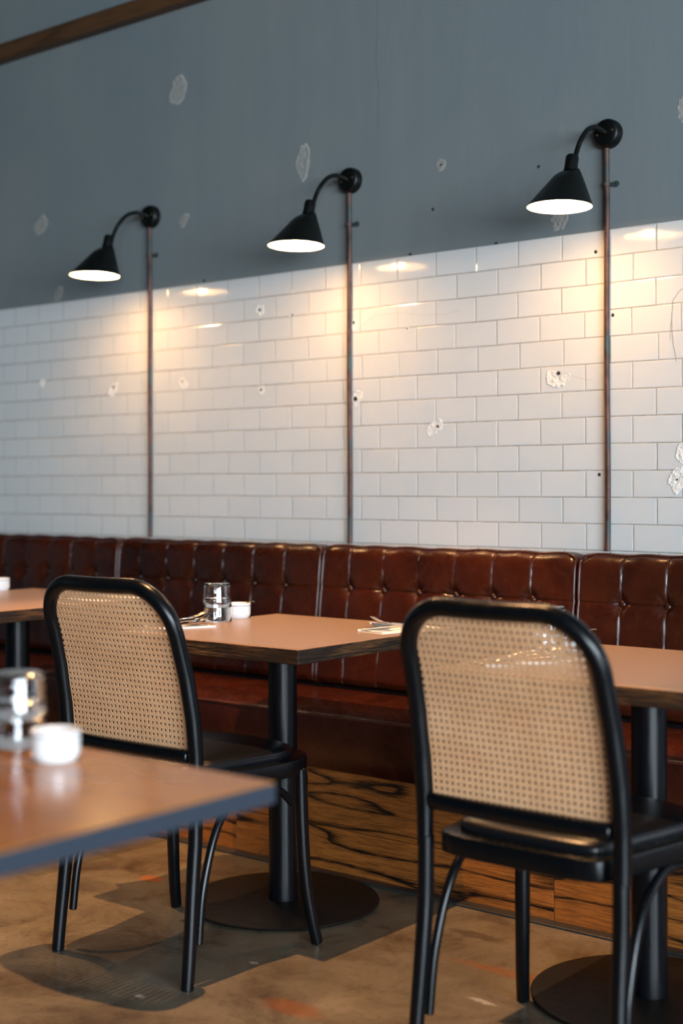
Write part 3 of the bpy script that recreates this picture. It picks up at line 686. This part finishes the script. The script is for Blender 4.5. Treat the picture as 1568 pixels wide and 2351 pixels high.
# ------------------------------------------------------------------ bentwood chair
def cprof(z):
    K = [(0, -0.036), (0.17, -0.018), (0.33, -0.002), (0.45, 0.0), (0.52, -0.001), (0.61, -0.009), (0.71, -0.027), (0.80, -0.052), (0.86, -0.073), (0.94, -0.103)]
    for (a, ya), (b, yb) in zip(K, K[1:]):
        if z <= b:
            t = (z - a) / (b - a); 
            return ya + (yb - ya) * t
    return K[-1][1]
def make_chair(label):
    t = thing('cane_back_chair', label, 'chair', (0, 0, 0), group='black bentwood chairs with cane backs')
    HW = 0.2175; ZTOP = 0.918
    # back frame: one bent rod
    bm = bmesh.new(); L = []
    def hw(z): return HW + 0.002 - 0.010 * sstep(0.55, 0.9, z)
    R = 0.105
    for q in range(0, 22): z = 0.435 + (ZTOP - R - 0.435) * q / 21; L.append((-hw(z), cprof(z), z))
    wtop = hw(ZTOP - R)
    for q in range(1, 12):
        a = q / 12 * PI / 2; z = ZTOP - R + R * math.sin(a); L.append((-wtop + R * (1 - math.cos(a)), cprof(z), z))
    for q in range(0, 13):
        x = -wtop + R + (2 * wtop - 2 * R) * q / 12; L.append((x, cprof(ZTOP) - 0.012 * (1 - (x / (wtop - R)) ** 2), ZTOP))
    n_ = len(L); left = [p for p in L[:33]]
    L += [(-p[0], p[1], p[2]) for p in left[::-1]]
    def rr(z):
        s = sstep(0.45, 0.62, z); return (0.0165 + 0.0022 * s, 0.0165 + 0.0022 * s)
    tube(bm, L, [rr(p[2]) for p in L], 20, ref=(0, 1, 0)); link('back_frame', bm, MBLACK, t)
    for s in (-1, 1):
        bm = bmesh.new(); P = []
        for q in range(0, 15):
            z = 0.004 + (0.452 - 0.004) * q / 14; P.append((s * (HW + 0.006 * (1 - sstep(0, 0.3, z))), cprof(z), z))
        tube(bm, P, [0.0150 + 0.0017 * min(1, p[2] / 0.3) for p in P], 20); lg = link('leg', bm, MBLACK, t)
        bm = bmesh.new(); lathe(bm, [(0, 0), (0.011, 0), (0.011, 0.004), (0, 0.004)], 16, (P[0][0], P[0][1], 0.0)); link('foot_pad', bm, MTRIM, lg)
        bm = bmesh.new(); lathe(bm, [(0.006, -0.003), (0.0055, 0.002), (0.0, 0.004)], 14, (s * HW, cprof(0.44) - 0.0150, 0.452), mat=Matrix.Rotation(PI / 2, 4, 'X')); link('bolt_cap', bm, MBLACK, lg)
    for s in (-1, 1):
        bm = bmesh.new()
        P = smooth_path([(s * 0.248, 0.399, 0.004), (s * 0.241, 0.386, 0.07), (s * 0.233, 0.374, 0.16), (s * 0.228, 0.367, 0.28), (s * 0.225, 0.364, 0.44)], 6)
        tube(bm, P, [0.0148 + 0.002 * min(1, p[2] / 0.25) for p in P], 20); lg = link('leg', bm, MBLACK, t)
        bm = bmesh.new(); lathe(bm, [(0, 0), (0.010, 0), (0.010, 0.004), (0, 0.004)], 16, (P[0][0], P[0][1], 0.0)); link('foot_pad', bm, MTRIM, lg)
    # lower back rail
    bm = bmesh.new()
    P = [(-0.197 + 0.394 * q / 16, cprof(0.525) - 0.006 - 0.006 * (1 - (q / 8 - 1) ** 2), 0.5245) for q in range(17)]
    tube(bm, P, [(0.0165, 0.0115)] * 17, 18, ref=(0, 1, 0)); link('back_rail', bm, MBLACK, t)
    # seat ring
    half = [(0.0, -0.024), (0.08, -0.0235), (0.14, -0.018), (0.175, -0.004), (0.190, 0.022), (0.196, 0.06), (0.207, 0.12), (0.222, 0.20), (0.236, 0.28), (0.238, 0.335), (0.222, 0.39), (0.185, 0.43), (0.12, 0.455), (0.05, 0.463), (0.0, 0.464)]
    hs = smooth_path(half, 5)
    out = [(x, y) for x, y in hs] + [(-x, y) for x, y in hs[-2:0:-1]]
    bm = bmesh.new(); prism(bm, out, 0.428, 0.468, 0.004); link('seat_ring', bm, MBLACK, t)
    # domed pad
    bm = bmesh.new(); cy = 0.215; rings = []
    for s, z in ((0.86, 0.467), (0.87, 0.474), (0.867, 0.482), (0.845, 0.4885), (0.80, 0.493), (0.66, 0.4965), (0.43, 0.4975), (0.2, 0.497)):
        rings.append([bm.verts.new((x * s, cy + (y - cy) * s, z)) for x, y in out])
    n = len(out)
    for A, B in zip(rings, rings[1:]):
        for k in range(n): bm.faces.new([A[k], A[(k + 1) % n], B[(k + 1) % n], B[k]])
    bm.faces.new(rings[-1]); bm.faces.new(rings[0][::-1]); link('seat_pad', bm, MVINYL, t)
    # bent side braces
    for s in (-1, 1):
        bm = bmesh.new()
        P = smooth_path([(s * 0.2175, 0.008, 0.095), (s * 0.2160, 0.020, 0.19), (s * 0.2145, 0.040, 0.265), (s * 0.213, 0.066, 0.33), (s * 0.212, 0.100, 0.378), (s * 0.212, 0.150, 0.411), (s * 0.213, 0.20, 0.420), (s * 0.215, 0.25, 0.415), (s * 0.219, 0.30, 0.392), (s * 0.222, 0.335, 0.36)], 6)
        tube(bm, P, 0.0098, 14); link('side_brace', bm, MBLACK, t)
    # cane panel with real octagonal holes
    bm = bmesh.new(); S = 0.0137; x0, x1 = -0.199, 0.199; z0, z1 = 0.530, 0.908
    nx = int(round((x1 - x0) / S)); nz = int(round((z1 - z0) / S)); T = 0.0006
    def inside(x, z):
        m = 0.004; hwz = hw(z) - 0.012
        if abs(x) > hwz or z > ZTOP - 0.010 or z < 0.522: return False
        cx_ = wtop - R; cz_ = ZTOP - R
        if abs(x) > cx_ and z > cz_: return math.hypot(abs(x) - cx_, z - cz_) < R - 0.006
        return True
    cache = {}
    def V(x, z, side):
        k = (round(x, 5), round(z, 5), side)
        if k not in cache:
            y = cprof(z) - 0.010 * (1 - (x / 0.2) ** 2) * sstep(0.55, 0.9, z) + 0.003
            cache[k] = bm.verts.new((x, y + side * T, z))
        return cache[k]
    hr = 0.0037
    for i in range(nx):
        for j in range(nz):
            cx = x0 + S * (i + 0.5); cz = z0 + S * (j + 0.5)
            if not inside(cx, cz): continue
            h = S / 2
            outer = [(cx + a * h, cz + b * h) for a, b in ((1, 0), (1, 1), (0, 1), (-1, 1), (-1, 0), (-1, -1), (0, -1), (1, -1))]
            inn = [(cx + hr * math.cos(PI / 4 * k) * 0.95, cz + hr * math.sin(PI / 4 * k) * 1.05) for k in range(8)]
            for sd in (-1, 1):
                for k in range(8):
                    k2 = (k + 1) % 8
                    q = [V(*outer[k], sd), V(*outer[k2], sd), V(*inn[k2], sd), V(*inn[k], sd)]
                    bm.faces.new(q if sd > 0 else q[::-1])
            for k in range(8):
                k2 = (k + 1) % 8
                bm.faces.new([V(*inn[k], 1), V(*inn[k2], 1), V(*inn[k2], -1), V(*inn[k], -1)])
    link('cane_panel', bm, MCANE, t, auto='keep')
    return t
chair = make_chair('black chair with woven cane back, in focus left of centre')
chair.location = (-2.4825, -1.3825, 0); chair.rotation_euler = (0, 0, math.radians(0.9))
place(chair, (-1.392, -1.392, 0), math.radians(-1.0), 'blurred black chair with cane back at the right, nearest the camera')

# ------------------------------------------------------------------ tableware
def tumbler(label):
    t = thing('glass_tumbler', label, 'glass', group='upturned glass tumblers')
    bm = bmesh.new(); H = 0.070
    out = [(0.0425, 0.0), (0.0428, 0.0012), (0.0415, 0.020), (0.0398, 0.045), (0.0385, 0.062), (0.0372, 0.0675), (0.034, 0.0698), (0.030, 0.0702), (0.0, 0.0700)]
    inn = [(0.0, 0.0655), (0.030, 0.0652), (0.0352, 0.0630), (0.0366, 0.058), (0.0378, 0.040), (0.0397, 0.018), (0.0409, 0.001), (0.0418, 0.0)]
    lathe(bm, out + inn[0:0], 64); b2 = bmesh.new()
    bm.free(); b2.free(); bm = bmesh.new()
    prof = out + inn
    rings = []
    lathe(bm, out, 64); lathe(bm, inn, 64); lathe(bm, [(0.0418, 0.0), (0.0425, 0.0)], 64)
    bmesh.ops.remove_doubles(bm, verts=bm.verts[:], dist=1e-6)
    link('glass_body', bm, MGLASS, t); return t
def bowl(label):
    t = thing('sugar_bowl', label, 'bowl', group='small white porcelain bowls')
    bm = bmesh.new()
    lathe(bm, [(0.0, 0.0015), (0.026, 0.0015), (0.027, 0.0), (0.030, 0.0), (0.031, 0.0025), (0.0345, 0.007), (0.0358, 0.014), (0.0358, 0.036), (0.0365, 0.040), (0.0365, 0.0435), (0.0345, 0.0440),
               (0.0328, 0.043), (0.0325, 0.034), (0.0322, 0.014), (0.028, 0.007), (0.0, 0.006)], 64); link('bowl_body', bm, MWHITE, t)
    bm = bmesh.new(); lathe(bm, [(0.0359, 0.0365), (0.0364, 0.0368), (0.0364, 0.0378), (0.0359, 0.0381)], 64); link('rim_line', bm, MLINE, t)
    bm = bmesh.new(); lathe(bm, [(0.0322, 0.022), (0.016, 0.026), (0.0, 0.027)], 40); link('salt_fill', bm, simple('white_salt_crystals', (0.75, 0.75, 0.74), 0.9, bump=(400, 0.6, 0.002)), t)
    return t
def loft(bm, secs, n=10):
    """secs: (s, halfwidth, z, thickness, cup) along y"""
    rows = []
    for (s, hw_, z, th_, cup) in secs:
        topr, botr = [], []
        for k in range(n + 1):
            u = -1 + 2 * k / n; x = hw_ * u; zz = z - cup * (1 - u * u)
            topr.append(bm.verts.new((x, s, zz + th_ / 2 * (1 - 0.7 * abs(u) ** 3)))); botr.append(bm.verts.new((x, s, zz - th_ / 2 * (1 - 0.7 * abs(u) ** 3))))
        rows.append(topr + botr[::-1])
    m = len(rows[0])
    for A, B in zip(rows, rows[1:]):
        for k in range(m): bm.faces.new([A[k], A[(k + 1) % m], B[(k + 1) % m], B[k]])
    bm.faces.new(rows[0][::-1]); bm.faces.new(rows[-1])
HANDLE = [(-0.100, 0.003, 0.001, 0.0015, 0), (-0.098, 0.0072, 0.0012, 0.0022, 0), (-0.085, 0.0082, 0.0015, 0.0026, 0), (-0.05, 0.0058, 0.003, 0.003, 0), (-0.01, 0.0036, 0.006, 0.0034, 0), (0.015, 0.0030, 0.009, 0.0034, 0)]
def spoon(label):
    bm = bmesh.new(); S = list(HANDLE)
    for q in range(0, 17):
        a = q / 16; w_ = 0.0205 * math.sqrt(max(0, math.sin(PI * (0.10 + 0.90 * a) ** 0.8))) + 0.0006
        S.append((0.03 + 0.064 * a, max(w_, 0.002), 0.010 + 0.012 * a * a, 0.0016, 0.0075 * math.sin(PI * a) ** 0.7 if 0 < a < 1 else 0))
    loft(bm, S, 14); return tag(link('spoon', bm, MSTEEL), label, 'spoon', 'spoons on napkins')
def fork(label):
    bm = bmesh.new(); S = list(HANDLE) + [(0.028, 0.005, 0.0095, 0.003, 0.0), (0.036, 0.0105, 0.0095, 0.0024, 0.001), (0.044, 0.0122, 0.010, 0.002, 0.0015), (0.052, 0.0125, 0.0115, 0.002, 0.0012)]
    loft(bm, S, 12)
    for k in range(4):
        x = -0.0102 + 0.0068 * k
        tube(bm, [(x, 0.050, 0.0108), (x, 0.064, 0.0135), (x * 0.98, 0.080, 0.0185), (x * 0.96, 0.094, 0.0255), (x * 0.95, 0.098, 0.028)], [(0.0017, 0.0011), (0.0016, 0.0011), (0.0014, 0.001), (0.0011, 0.0008), (0.0006, 0.0005)], 8, ref=(0, 0, 1))
    return tag(link('fork', bm, MSTEEL), label, 'fork', 'forks on napkins')
def knife(label):
    bm = bmesh.new()
    loft(bm, [(-0.105, 0.003, 0.0025, 0.002, 0), (-0.102, 0.0072, 0.003, 0.005, 0), (-0.06, 0.0066, 0.003, 0.006, 0), (-0.01, 0.0052, 0.003, 0.0055, 0), (0.0, 0.0055, 0.0028, 0.0035, 0), (0.02, 0.0092, 0.0022, 0.0018, 0), (0.07, 0.0098, 0.002, 0.0015, 0), (0.095, 0.0075, 0.002, 0.0012, 0), (0.108, 0.002, 0.002, 0.0009, 0)], 8)
    return tag(link('knife', bm, MSTEEL), label, 'knife', 'knives on napkins')
def napkin(label):
    bm = bmesh.new(); L_, W_ = 0.22, 0.105
    for q in range(3):
        z0 = 0.0002 + 0.0013 * q; d = 0.004 * q
        g = [[bm.verts.new((-W_ / 2 + d + (W_ - d) * i / 10, -L_ / 2 + (L_ - d) * j / 20, z0 + 0.0009 * mnoise.noise(Vector((i * .4, j * .3, q))) * (q > 0) + 0.0015 * q * (i / 10))) for j in range(21)] for i in range(11)]
        for a, b in zip(g, g[1:]):
            for j in range(20): bm.faces.new([a[j], b[j], b[j + 1], a[j + 1]])
    # folded long edge
    tube(bm, [(W_ / 2 - 0.001, -L_ / 2 + L_ * j / 12, 0.0024) for j in range(13)], [(0.0014, 0.0024)] * 13, 8, ref=(0, 0, 1))
    o = link('napkin', bm, MNAP, auto='keep')
    m = o.modifiers.new('thickness', 'SOLIDIFY'); m.thickness = 0.0006
    return tag(o, label, 'napkin', 'folded napkins under cutlery')
NAP = napkin('x'); SP = spoon('x'); FK = fork('x'); KN = knife('x')
used = {}
def inst(src, loc, rz, label, tilt):
    o = src if not used.get(src.name) else dup(src)
    used[src.name] = True
    o.location = loc; o.rotation_euler = (tilt, 0, rz); o['label'] = label; return o
def setting(x, y, z, rz, where, mirror=1):
    c, s = math.cos(rz), math.sin(rz)
    def W(dx, dy, dz): return (x + c * dx - s * dy, y + s * dx + c * dy, z + dz)
    inst(NAP, W(0, 0, 0), rz, 'folded white napkin ' + where, 0)
    inst(KN, W(0.034 * mirror, -0.004, 0.0078), rz + 0.02, 'steel knife on the napkin ' + where, 0)
    inst(FK, W(-0.014 * mirror, 0.020, 0.0125), rz + 0.02 * mirror, 'steel fork on the napkin ' + where, 0.06)
    inst(SP, W(0.018 * mirror, 0.010, 0.0085), rz + 0.02 * mirror, 'steel spoon on the napkin ' + where, 0)
setting(-2.815, -0.925, 0.7502, math.radians(-24), 'at the left side of the centre table')
setting(-2.270, -0.585, 0.7502, math.radians(168), 'at the right side of the centre table')
setting(-1.66, -0.96, 0.7482, math.radians(-28), 'on the right table seen through the blurred chair')
setting(-3.47, -0.59, 0.7762, math.radians(168), 'on the left table behind the sharp chair')
g0 = tumbler('x'); b0 = bowl('x'); first = [True, True]
def put(kind, x, y, z, label, rz=0):
    src = g0 if kind == 0 else b0
    o = src if first[kind] else dup(src); first[kind] = False
    o.location = (x, y, z); o.rotation_euler = (0, 0, rz); o['label'] = label; return o
def stack(x, y, z, where):
    put(0, x, y, z, 'upturned glass tumbler, lower of the stacked pair ' + where)
    put(0, x, y, z + 0.0425 if False else z + 0.042, 'upturned glass tumbler, upper of the stacked pair ' + where, 0.4)
stack(-2.846, -0.712, 0.7505, 'on the centre table')
put(1, -2.871, -0.595, 0.7502, 'white bowl behind the stacked glasses on the centre table')
stack(-1.69, -0.775, 0.7485, 'on the right table')
put(1, -1.675, -0.697 + 0.02, 0.7482, 'white bowl seen through the blurred chair on the right table')
stack(-4.055, -0.69, 0.7765, 'on the left table')
put(1, -4.060, -0.575, 0.7762, 'white bowl at the left picture edge on the far table')
stack(-1.735, -2.288, 0.7505, 'on the blurred foreground table')
put(1, -1.60, -2.325, 0.7502, 'blurred white bowl on the foreground table')
# small salt spoon in the centre bowl
bm = bmesh.new()
tube(bm, smooth_path([(0.0, 0.0, 0.028), (0.012, 0.006, 0.036), (0.026, 0.012, 0.045), (0.040, 0.018, 0.0495), (0.046, 0.020, 0.0485)], 5), 0.0013, 8)
lathe(bm, [(0, 0.024), (0.005, 0.026), (0.007, 0.029), (0.0045, 0.031), (0, 0.031)], 16)
sps = tag(link('salt_spoon', bm, MSTEEL), 'tiny dark spoon sticking out of the white bowl on the centre table', 'spoon', 'salt spoons'); sps.location = (-2.871, -0.595, 0.7502)
c = sps.copy(); COL.objects.link(c); c.location = (-1.675, -0.677, 0.7482); c.rotation_euler = (0, 0, 0.3); c['label'] = 'tiny spoon in the white bowl on the right table'
